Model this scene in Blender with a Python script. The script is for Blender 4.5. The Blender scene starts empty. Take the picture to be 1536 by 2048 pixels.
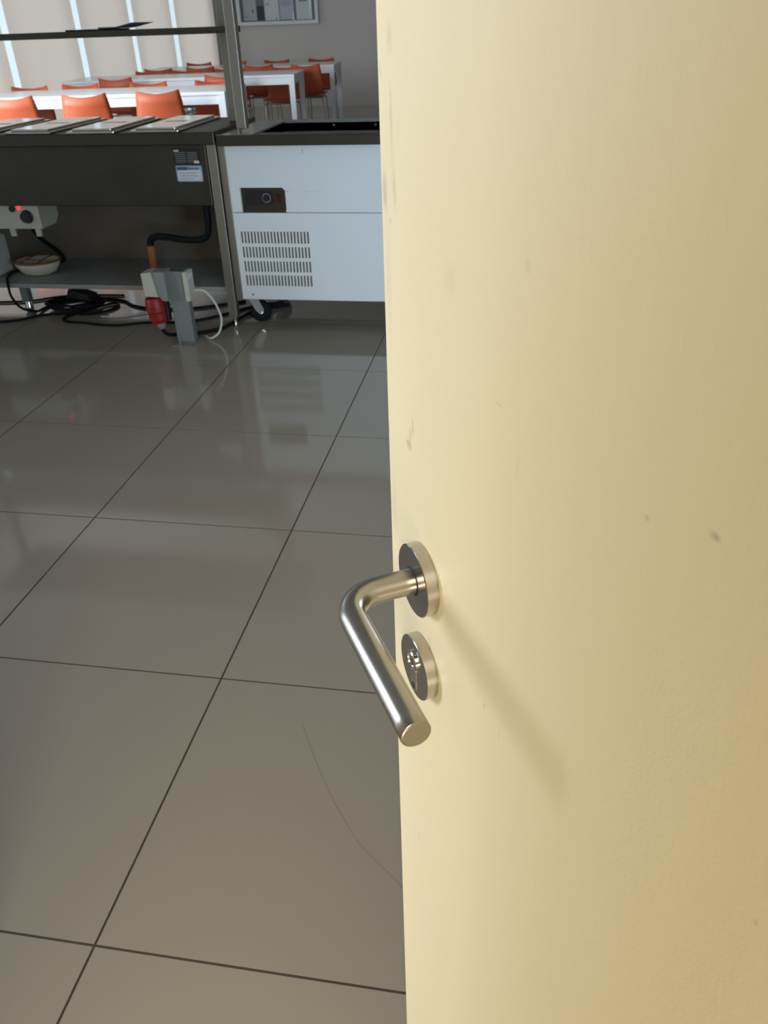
import bpy, bmesh, math, random
from mathutils import Vector, Matrix
random.seed(7)
SC = bpy.context.scene
COL = SC.collection
PI = math.pi

# ------------------------------------------------------------------ camera
CAM = Vector((1.19945, -0.61214, 1.22322))
YAW, PITCH, ROLL, FPX = -0.180906, 0.555505, -0.036138, 1587.27
cd = bpy.data.cameras.new('camera')
cam = bpy.data.objects.new('camera', cd); COL.objects.link(cam)
fw = Vector((math.sin(YAW)*math.cos(PITCH), math.cos(YAW)*math.cos(PITCH), -math.sin(PITCH)))
r0 = Vector((math.cos(YAW), -math.sin(YAW), 0)); u0 = r0.cross(fw)
rr = r0*math.cos(ROLL) + u0*math.sin(ROLL); uu = -r0*math.sin(ROLL) + u0*math.cos(ROLL)
M = Matrix((rr, uu, -fw)).transposed().to_4x4(); M.translation = CAM
cam.matrix_world = M
cd.sensor_fit = 'VERTICAL'; cd.sensor_height = 36; cd.sensor_width = 27
cd.lens = FPX/2048*36
cd.clip_start = 0.02; cd.clip_end = 200
cd.dof.use_dof = True; cd.dof.focus_distance = 0.75; cd.dof.aperture_fstop = 18
SC.camera = cam

# ------------------------------------------------------------------ world, lights, exposure
SC.view_settings.view_transform = 'Standard'; SC.view_settings.look = 'None'
SC.view_settings.exposure = 0.0; SC.view_settings.gamma = 1.0
SC.view_settings.use_curve_mapping = False
w = bpy.data.worlds.new('sky'); SC.world = w; w.use_nodes = True
bg = w.node_tree.nodes['Background']
bg.inputs['Color'].default_value = (0.74, 0.90, 1.0, 1); bg.inputs['Strength'].default_value = 1.35
SC.cycles.use_denoising = True
SC.cycles.max_bounces = 8; SC.cycles.diffuse_bounces = 4; SC.cycles.glossy_bounces = 4
SC.cycles.sample_clamp_indirect = 4.0

def area(name, loc, target, sx, sy, power, color, spread=180):
    l = bpy.data.lights.new(name, 'AREA'); l.shape = 'RECTANGLE'; l.size = sx; l.size_y = sy
    l.energy = power; l.color = color; l.spread = math.radians(spread)
    o = bpy.data.objects.new(name, l); COL.objects.link(o); o.location = loc
    o.rotation_euler = (Vector(target)-Vector(loc)).to_track_quat('-Z', 'Y').to_euler()
    return o
# high window on the left side of the kitchen (white sky light), the doorway behind the camera (warm, low),
# a window on the right of the kitchen (cool), and the unblinded window on the left of the dining room
area('daylight_side_window', (-4.02, 0.10, 1.48), (1.1, -0.1, 1.0), 1.7, 2.55, 43, (0.92, 1.0, 1.14), 80)
area('daylight_sunlit_paving', (1.55, -1.9, 0.15), (1.15, -0.1, 0.8), 0.9, 0.6, 20, (1.0, 0.84, 0.60))
area('daylight_doorway', (0.95, -2.3, 2.0), (0.25, 0.25, 0.0), 1.2, 1.2, 10.3, (1.0, 0.91, 0.70), 65)
area('daylight_kitchen_window', (2.75, -1.24, 1.0), (0.75, 2.9, 0.5), 1.3, 0.8, 13, (0.55, 0.77, 1.0), 58)
area('daylight_left_window', (-4.25, 4.2, 1.75), (-2.2, 6.8, 0.7), 2.2, 1.9, 140, (0.90, 0.95, 1.0), 110)

# ------------------------------------------------------------------ materials
def mat(name, color, rough=0.5, metal=0.0, spec=0.5, noise=0.0, nscale=8.0, bump=0.0, bscale=200.0,
        stretch=None, coat=0.0, emit=None, estr=0.0, rvar=0.0):
    m = bpy.data.materials.new(name); m.use_nodes = True
    nt = m.node_tree; b = nt.nodes['Principled BSDF']
    b.inputs['Base Color'].default_value = (*color, 1)
    b.inputs['Roughness'].default_value = rough; b.inputs['Metallic'].default_value = metal
    b.inputs['Specular IOR Level'].default_value = spec
    b.inputs['Coat Weight'].default_value = coat; b.inputs['Coat Roughness'].default_value = 0.05
    tc = nt.nodes.new('ShaderNodeTexCoord'); mp = nt.nodes.new('ShaderNodeMapping')
    nt.links.new(tc.outputs['Object'], mp.inputs['Vector'])
    if stretch: mp.inputs['Scale'].default_value = stretch
    n = nt.nodes.new('ShaderNodeTexNoise'); n.inputs['Scale'].default_value = nscale; n.inputs['Detail'].default_value = 4
    nt.links.new(mp.outputs['Vector'], n.inputs['Vector'])
    mx = nt.nodes.new('ShaderNodeMix'); mx.data_type = 'RGBA'
    mx.inputs['A'].default_value = (*[c*(1-noise) for c in color], 1)
    mx.inputs['B'].default_value = (*[min(1, c*(1+noise)) for c in color], 1)
    nt.links.new(n.outputs['Fac'], mx.inputs['Factor'])
    nt.links.new(mx.outputs['Result'], b.inputs['Base Color'])
    if rvar:
        mr = nt.nodes.new('ShaderNodeMapRange'); mr.inputs['To Min'].default_value = max(0, rough-rvar); mr.inputs['To Max'].default_value = rough+rvar
        nt.links.new(n.outputs['Fac'], mr.inputs['Value']); nt.links.new(mr.outputs['Result'], b.inputs['Roughness'])
    if bump:
        n2 = nt.nodes.new('ShaderNodeTexNoise'); n2.inputs['Scale'].default_value = bscale; n2.inputs['Detail'].default_value = 3
        nt.links.new(mp.outputs['Vector'], n2.inputs['Vector'])
        bp = nt.nodes.new('ShaderNodeBump'); bp.inputs['Strength'].default_value = 1.0; bp.inputs['Distance'].default_value = bump
        nt.links.new(n2.outputs['Fac'], bp.inputs['Height']); nt.links.new(bp.outputs['Normal'], b.inputs['Normal'])
    if emit:
        b.inputs['Emission Color'].default_value = (*emit, 1); b.inputs['Emission Strength'].default_value = estr
    return m

STEEL = mat('brushed_steel', (0.34, 0.325, 0.29), 0.45, 1.0, noise=0.10, nscale=6, stretch=(1, 1, 30), rvar=0.06)
STEELD = mat('dull_dark_steel', (0.085, 0.079, 0.066), 0.42, 1.0, noise=0.14, nscale=5, stretch=(2, 2, 2), rvar=0.06)
STEELTOP = mat('polished_steel_top', (0.70, 0.67, 0.62), 0.14, 1.0, noise=0.08, nscale=12, rvar=0.05)
HANDLE = mat('satin_handle_steel', (0.43, 0.41, 0.365), 0.29, 1.0, noise=0.05, nscale=30, rvar=0.03)
ROSEF = mat('satin_rose_steel', (0.52, 0.49, 0.45), 0.22, 1.0, noise=0.06, nscale=40, rvar=0.03)
CHROME = mat('bright_lock_metal', (0.72, 0.70, 0.66), 0.16, 1.0, noise=0.05, nscale=60)
GALV = mat('galvanised_steel', (0.30, 0.32, 0.31), 0.55, 0.7, noise=0.2, nscale=60)
WELLM = mat('matt_well_steel', (0.33, 0.325, 0.31), 0.42, 0.45, noise=0.1, nscale=9)
SHELFM = mat('worn_shelf_steel', (0.30, 0.30, 0.285), 0.55, 0.15, noise=0.15, nscale=9)
BACKP = mat('dusty_back_panel', (0.125, 0.100, 0.075), 0.6, 0.0, noise=0.3, nscale=5)
BLACK = mat('black_plastic', (0.012, 0.012, 0.013), 0.4, noise=0.2)
RUBBER = mat('black_rubber', (0.006, 0.008, 0.008), 0.6, spec=0.15, noise=0.2)
DARK = mat('dark_void', (0.02, 0.02, 0.02), 0.8, noise=0.2)
CREAM = mat('aged_cream_plastic', (0.50, 0.49, 0.41), 0.5, noise=0.08, nscale=20)
GREYP = mat('grey_plastic', (0.24, 0.25, 0.235), 0.5, noise=0.08, nscale=20)
WHITEP = mat('white_plastic', (0.62, 0.61, 0.57), 0.45, noise=0.05)
RED = mat('red_plastic', (0.27, 0.008, 0.007), 0.45, noise=0.15, nscale=20)
REDSW = mat('red_rocker', (0.10, 0.006, 0.008), 0.3, noise=0.1)
LED = mat('red_pilot_lamp', (0.8, 0.02, 0.03), 0.3, emit=(1.0, 0.02, 0.04), estr=2.5)
COPPER = mat('orange_brown_pipe', (0.33, 0.095, 0.025), 0.45, noise=0.2, nscale=14)
WHITECAB = mat('white_coated_panel', (0.72, 0.74, 0.75), 0.42, noise=0.03, nscale=3)
ORANGE = mat('orange_chair_plastic', (0.43, 0.080, 0.026), 0.5, noise=0.05, nscale=10, bump=0.0002, bscale=500)
TABLE = mat('white_table_laminate', (0.70, 0.72, 0.76), 0.28, noise=0.03, nscale=4)
TABLEM = mat('white_table_metal', (0.66, 0.71, 0.75), 0.4, noise=0.03, nscale=4)
CHLEG = mat('grey_steel_tube', (0.40, 0.38, 0.36), 0.35, 0.9, noise=0.05)
WALL = mat('grey_white_wall_paint', (0.60, 0.585, 0.57), 0.85, noise=0.03, nscale=2, bump=0.0006, bscale=120)
WALLK = mat('kitchen_wall_paint', (0.42, 0.39, 0.34), 0.8, noise=0.05, nscale=2)
CEIL = mat('white_ceiling', (0.72, 0.71, 0.69), 0.9, noise=0.02, nscale=2)
MULL = mat('white_window_metal', (0.62, 0.63, 0.63), 0.5, noise=0.03)
PAPER = mat('white_paper', (0.72, 0.74, 0.78), 0.8, noise=0.08, nscale=16)
PAPERG = mat('grey_paper', (0.50, 0.49, 0.50), 0.8, noise=0.05, nscale=12)
PAPERB = mat('blue_grey_paper', (0.52, 0.57, 0.65), 0.8, noise=0.12, nscale=14)
NAVY = mat('dark_navy_card', (0.02, 0.025, 0.04), 0.7, noise=0.1)
BOARDB = mat('board_backing', (0.16, 0.19, 0.22), 0.8, noise=0.15, nscale=30)
INK = mat('grey_print', (0.22, 0.23, 0.24), 0.7, noise=0.1)
GREEN = mat('green_print', (0.12, 0.25, 0.10), 0.7, noise=0.1)
BLUEL = mat('blue_label_print', (0.045, 0.075, 0.27), 0.5, noise=0.05)
LABELW = mat('white_label', (0.60, 0.64, 0.66), 0.4, noise=0.03)
LABELB = mat('pale_blue_label_edge', (0.33, 0.41, 0.49), 0.4, noise=0.05)
CLOTH = mat('cream_liner_cloth', (0.62, 0.56, 0.44), 0.9, noise=0.08, nscale=30, bump=0.001, bscale=150)
WICKER = mat('brown_rim', (0.16, 0.07, 0.02), 0.6, noise=0.3, nscale=60)
FRAMEP = mat('grey_door_frame', (0.40, 0.38, 0.33), 0.6, noise=0.05)
PAVE = mat('beige_paving', (0.45, 0.40, 0.32), 0.9, noise=0.15, nscale=6)
GROUT = mat('dark_grout', (0.060, 0.050, 0.038), 0.9, noise=0.25, nscale=40)
CRACK = mat('hairline_crack', (0.235, 0.21, 0.175), 0.6, noise=0.2)

def glass_mat():
    m = bpy.data.materials.new('window_glass'); m.use_nodes = True; nt = m.node_tree
    nt.nodes.remove(nt.nodes['Principled BSDF'])
    t = nt.nodes.new('ShaderNodeBsdfTransparent'); t.inputs['Color'].default_value = (0.97, 0.99, 0.99, 1)
    g = nt.nodes.new('ShaderNodeBsdfGlossy'); g.inputs['Roughness'].default_value = 0.02
    lw = nt.nodes.new('ShaderNodeLayerWeight'); lw.inputs['Blend'].default_value = 0.12
    mx = nt.nodes.new('ShaderNodeMixShader')
    nt.links.new(lw.outputs['Facing'], mx.inputs[0]); nt.links.new(t.outputs[0], mx.inputs[1]); nt.links.new(g.outputs[0], mx.inputs[2])
    nt.links.new(mx.outputs[0], nt.nodes['Material Output'].inputs[0]); return m
GLASS = glass_mat()

def blind_mat():
    m = bpy.data.materials.new('roller_blind_fabric'); m.use_nodes = True; nt = m.node_tree
    nt.nodes.remove(nt.nodes['Principled BSDF'])
    d = nt.nodes.new('ShaderNodeBsdfDiffuse'); d.inputs['Color'].default_value = (0.70, 0.66, 0.62, 1)
    t = nt.nodes.new('ShaderNodeBsdfTranslucent'); t.inputs['Color'].default_value = (0.86, 0.655, 0.555, 1)
    n = nt.nodes.new('ShaderNodeTexNoise'); n.inputs['Scale'].default_value = 300
    bp = nt.nodes.new('ShaderNodeBump'); bp.inputs['Distance'].default_value = 0.0003
    nt.links.new(n.outputs['Fac'], bp.inputs['Height']); nt.links.new(bp.outputs['Normal'], d.inputs['Normal'])
    mx = nt.nodes.new('ShaderNodeMixShader'); mx.inputs[0].default_value = 0.72
    nt.links.new(d.outputs[0], mx.inputs[1]); nt.links.new(t.outputs[0], mx.inputs[2])
    nt.links.new(mx.outputs[0], nt.nodes['Material Output'].inputs[0]); return m
BLIND = blind_mat()

def tile_mat(field=False):
    m = mat('polished_tile_field' if field else 'polished_porcelain_tile', (0.308, 0.274, 0.226), 0.07, spec=0.5, noise=0.03, nscale=1.7)
    nt = m.node_tree; b = nt.nodes['Principled BSDF']
    # fine wear in the polish
    geo = nt.nodes.new('ShaderNodeNewGeometry')
    n = nt.nodes.new('ShaderNodeTexNoise'); n.inputs['Scale'].default_value = 3.0; n.inputs['Detail'].default_value = 5
    nt.links.new(geo.outputs['Position'], n.inputs['Vector'])
    mr = nt.nodes.new('ShaderNodeMapRange'); mr.inputs['To Min'].default_value = 0.04; mr.inputs['To Max'].default_value = 0.13
    nt.links.new(n.outputs['Fac'], mr.inputs['Value']); nt.links.new(mr.outputs['Result'], b.inputs['Roughness'])
    b.inputs['Specular IOR Level'].default_value = 0.6
    if field:
        br = nt.nodes.new('ShaderNodeTexBrick'); br.offset = 0.0
        br.inputs['Scale'].default_value = 1.0; br.inputs['Brick Width'].default_value = 0.6; br.inputs['Row Height'].default_value = 0.6
        br.inputs['Mortar Size'].default_value = 0.0021; br.inputs['Mortar Smooth'].default_value = 0.0
        br.inputs['Color1'].default_value = (0.308, 0.274, 0.226, 1); br.inputs['Color2'].default_value = (0.308, 0.274, 0.226, 1)
        br.inputs['Mortar'].default_value = (0.085, 0.072, 0.055, 1)
        nt.links.new(geo.outputs['Position'], br.inputs['Vector']); nt.links.new(br.outputs['Color'], b.inputs['Base Color'])
    return m
TILE = tile_mat(); TILEF = tile_mat(True)

# ------------------------------------------------------------------ mesh helpers
class MB:
    def __init__(s): s.v = []; s.f = []; s.sm = []
    def add(s, vs, fs, smooth=False):
        o = len(s.v); s.v += [tuple(p) for p in vs]
        for f in fs: s.f.append([i+o for i in f]); s.sm.append(smooth)
        return s
    def box(s, x0, x1, y0, y1, z0, z1, bev=0.0):
        if bev <= 0:
            vs = [(x, y, z) for z in (z0, z1) for y in (y0, y1) for x in (x0, x1)]
            return s.add(vs, [(0,2,3,1),(4,5,7,6),(0,1,5,4),(2,6,7,3),(0,4,6,2),(1,3,7,5)])
        bm = bmesh.new()
        vs = [bm.verts.new((x, y, z)) for z in (z0, z1) for y in (y0, y1) for x in (x0, x1)]
        for f in [(0,2,3,1),(4,5,7,6),(0,1,5,4),(2,6,7,3),(0,4,6,2),(1,3,7,5)]: bm.faces.new([vs[i] for i in f])
        bmesh.ops.bevel(bm, geom=bm.edges[:], offset=bev, segments=2, profile=0.5, affect='EDGES')
        bm.verts.index_update()
        s.add([v.co for v in bm.verts], [[v.index for v in f.verts] for f in bm.faces]); bm.free(); return s
    def prism(s, poly, axis, a, b):
        # poly: list of 2D points; axis 'x','y','z' = extrusion axis
        def P(p, t):
            return {'x': (t, p[0], p[1]), 'y': (p[0], t, p[1]), 'z': (p[0], p[1], t)}[axis]
        n = len(poly)
        vs = [P(p, a) for p in poly] + [P(p, b) for p in poly]
        fs = [list(range(n))[::-1], [n+i for i in range(n)]] + [[i, (i+1) % n, n+(i+1) % n, n+i] for i in range(n)]
        return s.add(vs, fs)
    def tube(s, path, r, seg=12, cap=True, smooth=True):
        P = [Vector(p) for p in path]; n = len(P)
        rs = r if isinstance(r, (list, tuple)) else [r]*n
        T = []
        for i in range(n):
            a = P[max(0, i-1)]; b = P[min(n-1, i+1)]; t = (b-a)
            T.append(t.normalized() if t.length > 1e-9 else Vector((0, 0, 1)))
        up = Vector((0, 0, 1)) if abs(T[0].z) < 0.9 else Vector((1, 0, 0))
        N = (up - T[0]*up.dot(T[0])).normalized(); rings = []
        for i in range(n):
            N = (N - T[i]*N.dot(T[i]))
            N = N.normalized() if N.length > 1e-6 else T[i].orthogonal().normalized()
            B = T[i].cross(N)
            rings.append([P[i] + (N*math.cos(2*PI*k/seg) + B*math.sin(2*PI*k/seg))*rs[i] for k in range(seg)])
        vs = [p for ring in rings for p in ring]; fs = []
        for i in range(n-1):
            for k in range(seg):
                k2 = (k+1) % seg; fs.append((i*seg+k, i*seg+k2, (i+1)*seg+k2, (i+1)*seg+k))
        s.add(vs, fs, smooth)
        if cap:
            s.add(rings[0], [list(range(seg))[::-1]]); s.add(rings[-1], [list(range(seg))])
        return s
    def lathe(s, prof, origin, axis=(0, 0, 1), seg=32, smooth=True):
        # prof: list of (radius, height along axis); each profile segment is its own band (sharp edges kept)
        ax = Vector(axis).normalized(); n1 = ax.orthogonal().normalized(); n2 = ax.cross(n1); O = Vector(origin)
        def ring(r, h): return [O + ax*h + (n1*math.cos(2*PI*k/seg) + n2*math.sin(2*PI*k/seg))*r for k in range(seg)]
        for (ra, ha), (rb, hb) in zip(prof[:-1], prof[1:]):
            if ra < 1e-7: s.add(ring(rb, hb) + [O+ax*ha], [(seg, (k+1) % seg, k)[::-1] for k in range(seg)], smooth)
            elif rb < 1e-7: s.add(ring(ra, ha) + [O+ax*hb], [(k, (k+1) % seg, seg) for k in range(seg)], smooth)
            else: s.add(ring(ra, ha)+ring(rb, hb), [(k, (k+1) % seg, seg+(k+1) % seg, seg+k) for k in range(seg)], smooth)
        return s
    def mesh(s, name, m, org=(0, 0, 0), fix=True):
        me = bpy.data.meshes.new(name)
        me.from_pydata([(x-org[0], y-org[1], z-org[2]) for x, y, z in s.v], [], s.f)
        me.polygons.foreach_set('use_smooth', s.sm)
        if fix:
            bm = bmesh.new(); bm.from_mesh(me); bmesh.ops.recalc_face_normals(bm, faces=bm.faces[:]); bm.to_mesh(me); bm.free()
        if m: me.materials.append(m)
        me.update(); return me
    def obj(s, name, m, parent=None, org=None):
        # coordinates are world unless org is given; children are stored relative to their parent's place
        if org is None:
            org = Vector((0, 0, 0)); p = parent
            while p is not None: org = org + p.location; p = p.parent
        o = bpy.data.objects.new(name, s.mesh(name, m, org)); COL.objects.link(o)
        if parent is not None: o.parent = parent
        return o

def tag(o, label=None, cat=None, group=None, kind=None):
    if label: o['label'] = label
    if cat: o['category'] = cat
    if group: o['group'] = group
    if kind: o['kind'] = kind
    return o
def thing(name, label, cat, loc=(0, 0, 0), rz=0.0, group=None):
    o = bpy.data.objects.new(name, None); COL.objects.link(o); o.location = loc; o.rotation_euler = (0, 0, rz)
    o.empty_display_size = 0.1
    return tag(o, label, cat, group)
def struct(name, label, loc=(0, 0, 0)):
    o = bpy.data.objects.new(name, None); COL.objects.link(o); o.location = loc
    return tag(o, label, kind='structure')
def copy_tree(o, parent=None):
    c = o.copy(); COL.objects.link(c); c.parent = parent
    for ch in list(o.children): copy_tree(ch, c)
    return c
def smooth_path(pts, sub=6):
    P = [Vector(p) for p in pts]; out = []
    for i in range(len(P)-1):
        a = P[max(0, i-1)]; b = P[i]; c = P[i+1]; d = P[min(len(P)-1, i+2)]
        for k in range(sub):
            t = k/sub
            out.append(0.5*((2*b) + (c-a)*t + (2*a-5*b+4*c-d)*t*t + (3*b-a-3*c+d)*t**3))
    out.append(P[-1]); return out
def rrect(x0, x1, z0, z1, r, n=5):
    pts = []
    for cx, cz, a0 in ((x1-r, z1-r, 0), (x0+r, z1-r, 90), (x0+r, z0+r, 180), (x1-r, z0+r, 270)):
        for k in range(n+1):
            a = math.radians(a0+90*k/n); pts.append((cx+r*math.cos(a), cz+r*math.sin(a)))
    return pts

# ------------------------------------------------------------------ floor
XL, XR, YB, YF, ZC = -4.0, 3.6, -0.93, 14.2, 3.0
floor = struct('floor', 'polished grey beige porcelain tile floor with dark grout')
MB().box(XL-0.3, XR+0.3, YB-0.32, YF+0.2, -0.12, -0.0009).obj('grout_bed', GROUT, floor)
S = 0.6
TX0, TX1, TY0, TY1 = -4, 4, 0, 8          # tile indices laid one by one
g = 0.0021
tb = MB().box(g, S-g, g, S-g, -0.010, 0.0, 0.0002)
tile_mesh = tb.mesh('tile', TILE)
for i in range(TX0, TX1):
    for j in range(TY0-1, TY1):
        o = bpy.data.objects.new('tile', tile_mesh); COL.objects.link(o); o.parent = floor
        o.location = (i*S, j*S, random.uniform(-0.0001, 0.0001))
fld = MB()
fld.add([(XL, TY1*S, 0), (XR, TY1*S, 0), (XR, YF, 0), (XL, YF, 0)], [(0, 1, 2, 3)])
fld.add([(XL, YB-.3, 0), (TX0*S, YB-.3, 0), (TX0*S, TY1*S, 0), (XL, TY1*S, 0)], [(0, 1, 2, 3)])
fld.add([(TX1*S, YB-.3, 0), (XR, YB-.3, 0), (XR, TY1*S, 0), (TX1*S, TY1*S, 0)], [(0, 1, 2, 3)])
fld.add([(TX0*S, YB-.3, 0), (TX1*S, YB-.3, 0), (TX1*S, -S, 0), (TX0*S, -S, 0)], [(0, 1, 2, 3)])
tag(fld.obj('tile_field', TILEF, floor), kind='stuff')
# hairline crack across the front tile
cp = smooth_path([(0.812, 0.491, 0), (0.859, 0.406, 0), (0.913, 0.32, 0), (0.945, 0.278, 0), (0.981, 0.234, 0), (1.061, 0.169, 0), (1.12, 0.11, 0)], 4)
cm = MB(); nn = Vector((0.8, 0.6, 0))*0.00035
for a, b in zip(cp[:-1], cp[1:]):
    q = [a-nn, a+nn, b+nn, b-nn]; cm.add([(p.x, p.y, 0.0004) for p in q], [(0, 1, 2, 3)])
cm.obj('crack', CRACK, floor)

# ------------------------------------------------------------------ walls, windows, ceiling
tag(MB().box(XL-0.3, XR+0.3, YB-0.32, YF+0.2, ZC, ZC+0.15).obj('ceiling', CEIL), 'white ceiling over kitchen and dining room', kind='structure')
tag(MB().box(XL-0.3, XR+0.3, YF, YF+0.2, 0, ZC).obj('wall_far', WALL), 'plain grey far wall behind the last row of tables', kind='structure')
wr = MB(); W0, W1, WZ0, WZ1 = 2.05, 3.45, 0.55, 1.5
wr.box(XR, XR+0.2, YB-0.32, YF, 0, ZC)
tag(wr.obj('wall_right', WALLK), 'right side wall of the room, outside the picture', kind='structure')
# door wall behind the camera: opening OX0..OX1
OX0, OX1, OZ = 0.64, 1.585, 2.08
wb = MB().box(XL-0.3, OX0, YB-0.30, YB, 0, ZC).box(OX1, W0, YB-0.30, YB, 0, ZC).box(W1, XR, YB-0.30, YB, 0, ZC).box(W0, W1, YB-0.30, YB, 0, WZ0).box(W0, W1, YB-0.30, YB, WZ1, ZC).box(OX0, OX1, YB-0.30, YB, OZ, ZC)
tag(wb.obj('wall_door', WALLK), 'kitchen wall with the doorway behind the camera', kind='structure')
tag(MB().box(0.05, 0.50, YB+0.0005, -0.212, 0, ZC).obj('shade_pier', WALLK), 'unseen added pier left of the camera, shading the right side of the door', kind='structure')  # added blocker: its soft shade on the door stands in for a person's shadow
tag(MB().box(-6, 8, -8, YB-0.30, -0.14, -0.02).obj('floor_outside', PAVE), 'beige paving outside the doorway', kind='structure')
tag(MB().box(-6, 8, -4.1, -3.9, -0.02, 4.2).obj('sky_block_wall', PAVE), 'unseen added wall facing the doorway, blocking the sky for a warmer light', kind='structure')  # added out of view to keep blue sky light out of the doorway

# left wall: kitchen part solid with a wide window, dining part a glazed wall
strips = [6.35, 7.82, 9.32, 10.78, 12.20, 13.62]      # gaps between the blinds, centre
gapw = [0.12, 0.125, 0.135, 0.135, 0.17, 0.12]
wl = MB()
wl.box(XL-0.25, XL, YB-0.32, 3.1, 0, 0.18).box(XL-0.25, XL, YB-0.32, -0.90, 0.18, 2.80).box(XL-0.25, XL, 1.10, 3.1, 0.18, 2.80).box(XL-0.25, XL, YB-0.32, 3.1, 2.80, ZC).box(XL-0.25, XL, 3.1, 5.4, 0, 0.8).box(XL-0.25, XL, 3.1, 5.4, 2.7, ZC)
wl.box(XL-0.25, XL, 5.4, 5.6, 0, ZC).box(XL-0.25, XL, 5.6, YF, 2.85, ZC).box(XL-0.25, XL, 5.6, YF, 0, 0.06).box(XL-0.25, XL, 13.95, YF, 0, ZC)
tag(wl.obj('wall_left', WALL), 'left wall opened by a row of tall windows', kind='structure')
edges = [5.6] + strips[1:5] + [13.95]
for i in range(len(edges)-1):
    ya, yb = edges[i], edges[i+1]; off = 0.0
    wn = struct('window_%d' % (i+1), 'tall window behind the roller blinds', (XL-0.12, (ya+yb)/2, 0.06))
    f = MB()
    f.box(XL-0.15, XL-0.10, ya+0.11, ya+0.15, 0.06, 2.85).box(XL-0.15, XL-0.10, yb-0.15, yb-0.11, 0.06, 2.85)
    f.box(XL-0.15, XL-0.10, ya+0.15, yb-0.15, 0.06, 0.10).box(XL-0.15, XL-0.10, ya+0.15, yb-0.15, 2.81, 2.85)
    f.obj('window_frame', MULL, wn)
    MB().box(XL-0.13, XL-0.124, ya+0.002, yb-0.002, 0.062, 2.848).obj('pane', GLASS, wn)
wn = struct('window_6', 'wide window on the left outside the picture', (XL-0.12, 4.25, 0.8))
MB().box(XL-0.15, XL-0.10, 3.1, 3.15, 0.8, 2.7).box(XL-0.15, XL-0.10, 5.35, 5.4, 0.8, 2.7).box(XL-0.15, XL-0.10, 3.15, 5.35, 0.8, 0.85).box(XL-0.15, XL-0.10, 3.15, 5.35, 2.65, 2.7).obj('window_frame', MULL, wn)
MB().box(XL-0.13, XL-0.124, 3.15, 5.35, 0.85, 2.65).obj('pane', GLASS, wn)
wn = struct('window_8', 'side window on the left of the kitchen outside the picture', (XL-0.12, 0.1, 0.18))
MB().box(XL-0.15, XL-0.10, -0.90, -0.86, 0.18, 2.80).box(XL-0.15, XL-0.10, 1.06, 1.10, 0.18, 2.80).box(XL-0.15, XL-0.10, -0.86, 1.06, 0.18, 0.22).box(XL-0.15, XL-0.10, -0.86, 1.06, 2.76, 2.80).obj('window_frame', MULL, wn)
MB().add([(XL-0.125, -0.86, 0.22), (XL-0.125, 1.06, 0.22), (XL-0.125, 1.06, 2.76), (XL-0.125, -0.86, 2.76)], [(0, 1, 2, 3)]).obj('pane', GLASS, wn)
wn = struct('window_7', 'kitchen window behind the open door, outside the picture', (2.75, YB-0.1, WZ0))
ya, yb = YB-0.13, YB-0.08
MB().box(W0, W0+0.05, ya, yb, WZ0, WZ1).box(W1-0.05, W1, ya, yb, WZ0, WZ1).box(W0+0.05, W1-0.05, ya, yb, WZ0, WZ0+0.05).box(W0+0.05, W1-0.05, ya, yb, WZ1-0.05, WZ1).obj('window_frame', MULL, wn)
MB().add([(W0+0.05, YB-0.1, WZ0+0.05), (W1-0.05, YB-0.1, WZ0+0.05), (W1-0.05, YB-0.1, WZ1-0.05), (W0+0.05, YB-0.1, WZ1-0.05)], [(0, 1, 2, 3)]).obj('pane', GLASS, wn)

# roller blinds, one per window
blabel = ['roller blind outside the picture at the kitchen end of the window wall',
          'translucent grey roller blind at the left edge of the picture',
          'grey roller blind between the first and second bright window gaps from the left',
          'grey roller blind behind the sheet of paper, between second and third bright gaps',
          'narrow looking grey roller blind next to the steel posts, right of the last bright gap']
bedge = [(5.62, strips[0]-0.06)] + [(strips[k]+gapw[k]/2, strips[k+1]-gapw[k+1]/2) for k in range(4)] + [(strips[4]+gapw[4]/2, 13.93)]
bl = ['roller blind at the kitchen end of the window wall, left of the picture',
      'grey roller blind cut off by the left edge of the photo',
      'grey roller blind between the first and second bright window gaps from the left',
      'grey roller blind between the second and third bright window gaps from the left',
      'grey roller blind between the third and fourth bright window gaps from the left',
      'grey roller blind right of the last bright gap, beside the steel posts']
for i, (ya, yb) in enumerate(bedge):
    if i == 0: continue
    t = thing('roller_blind', bl[i], 'blind', (XL+0.03, (ya+yb)/2, 0.3), group='roller blinds along the window wall')
    fb = MB(); n = 10
    for k in range(n):
        y1 = ya+(yb-ya)*k/n; y2 = ya+(yb-ya)*(k+1)/n
        x1 = XL+0.03+0.006*math.sin(k*1.3); x2 = XL+0.03+0.006*math.sin((k+1)*1.3)
        fb.add([(x1, y1, 0.3), (x2, y2, 0.3), (x2, y2, 2.8), (x1, y1, 2.8)], [(0, 1, 2, 3)], True)
    fb.obj('blind_fabric', BLIND, t)
    MB().tube([(XL+0.03, ya, 0.29), (XL+0.03, yb, 0.29)], 0.012, 8).obj('bottom_bar', MULL, t)
    MB().tube([(XL+0.05, ya-0.02, 2.83), (XL+0.05, yb+0.02, 2.83)], 0.03, 10).obj('roller', MULL, t)

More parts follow.
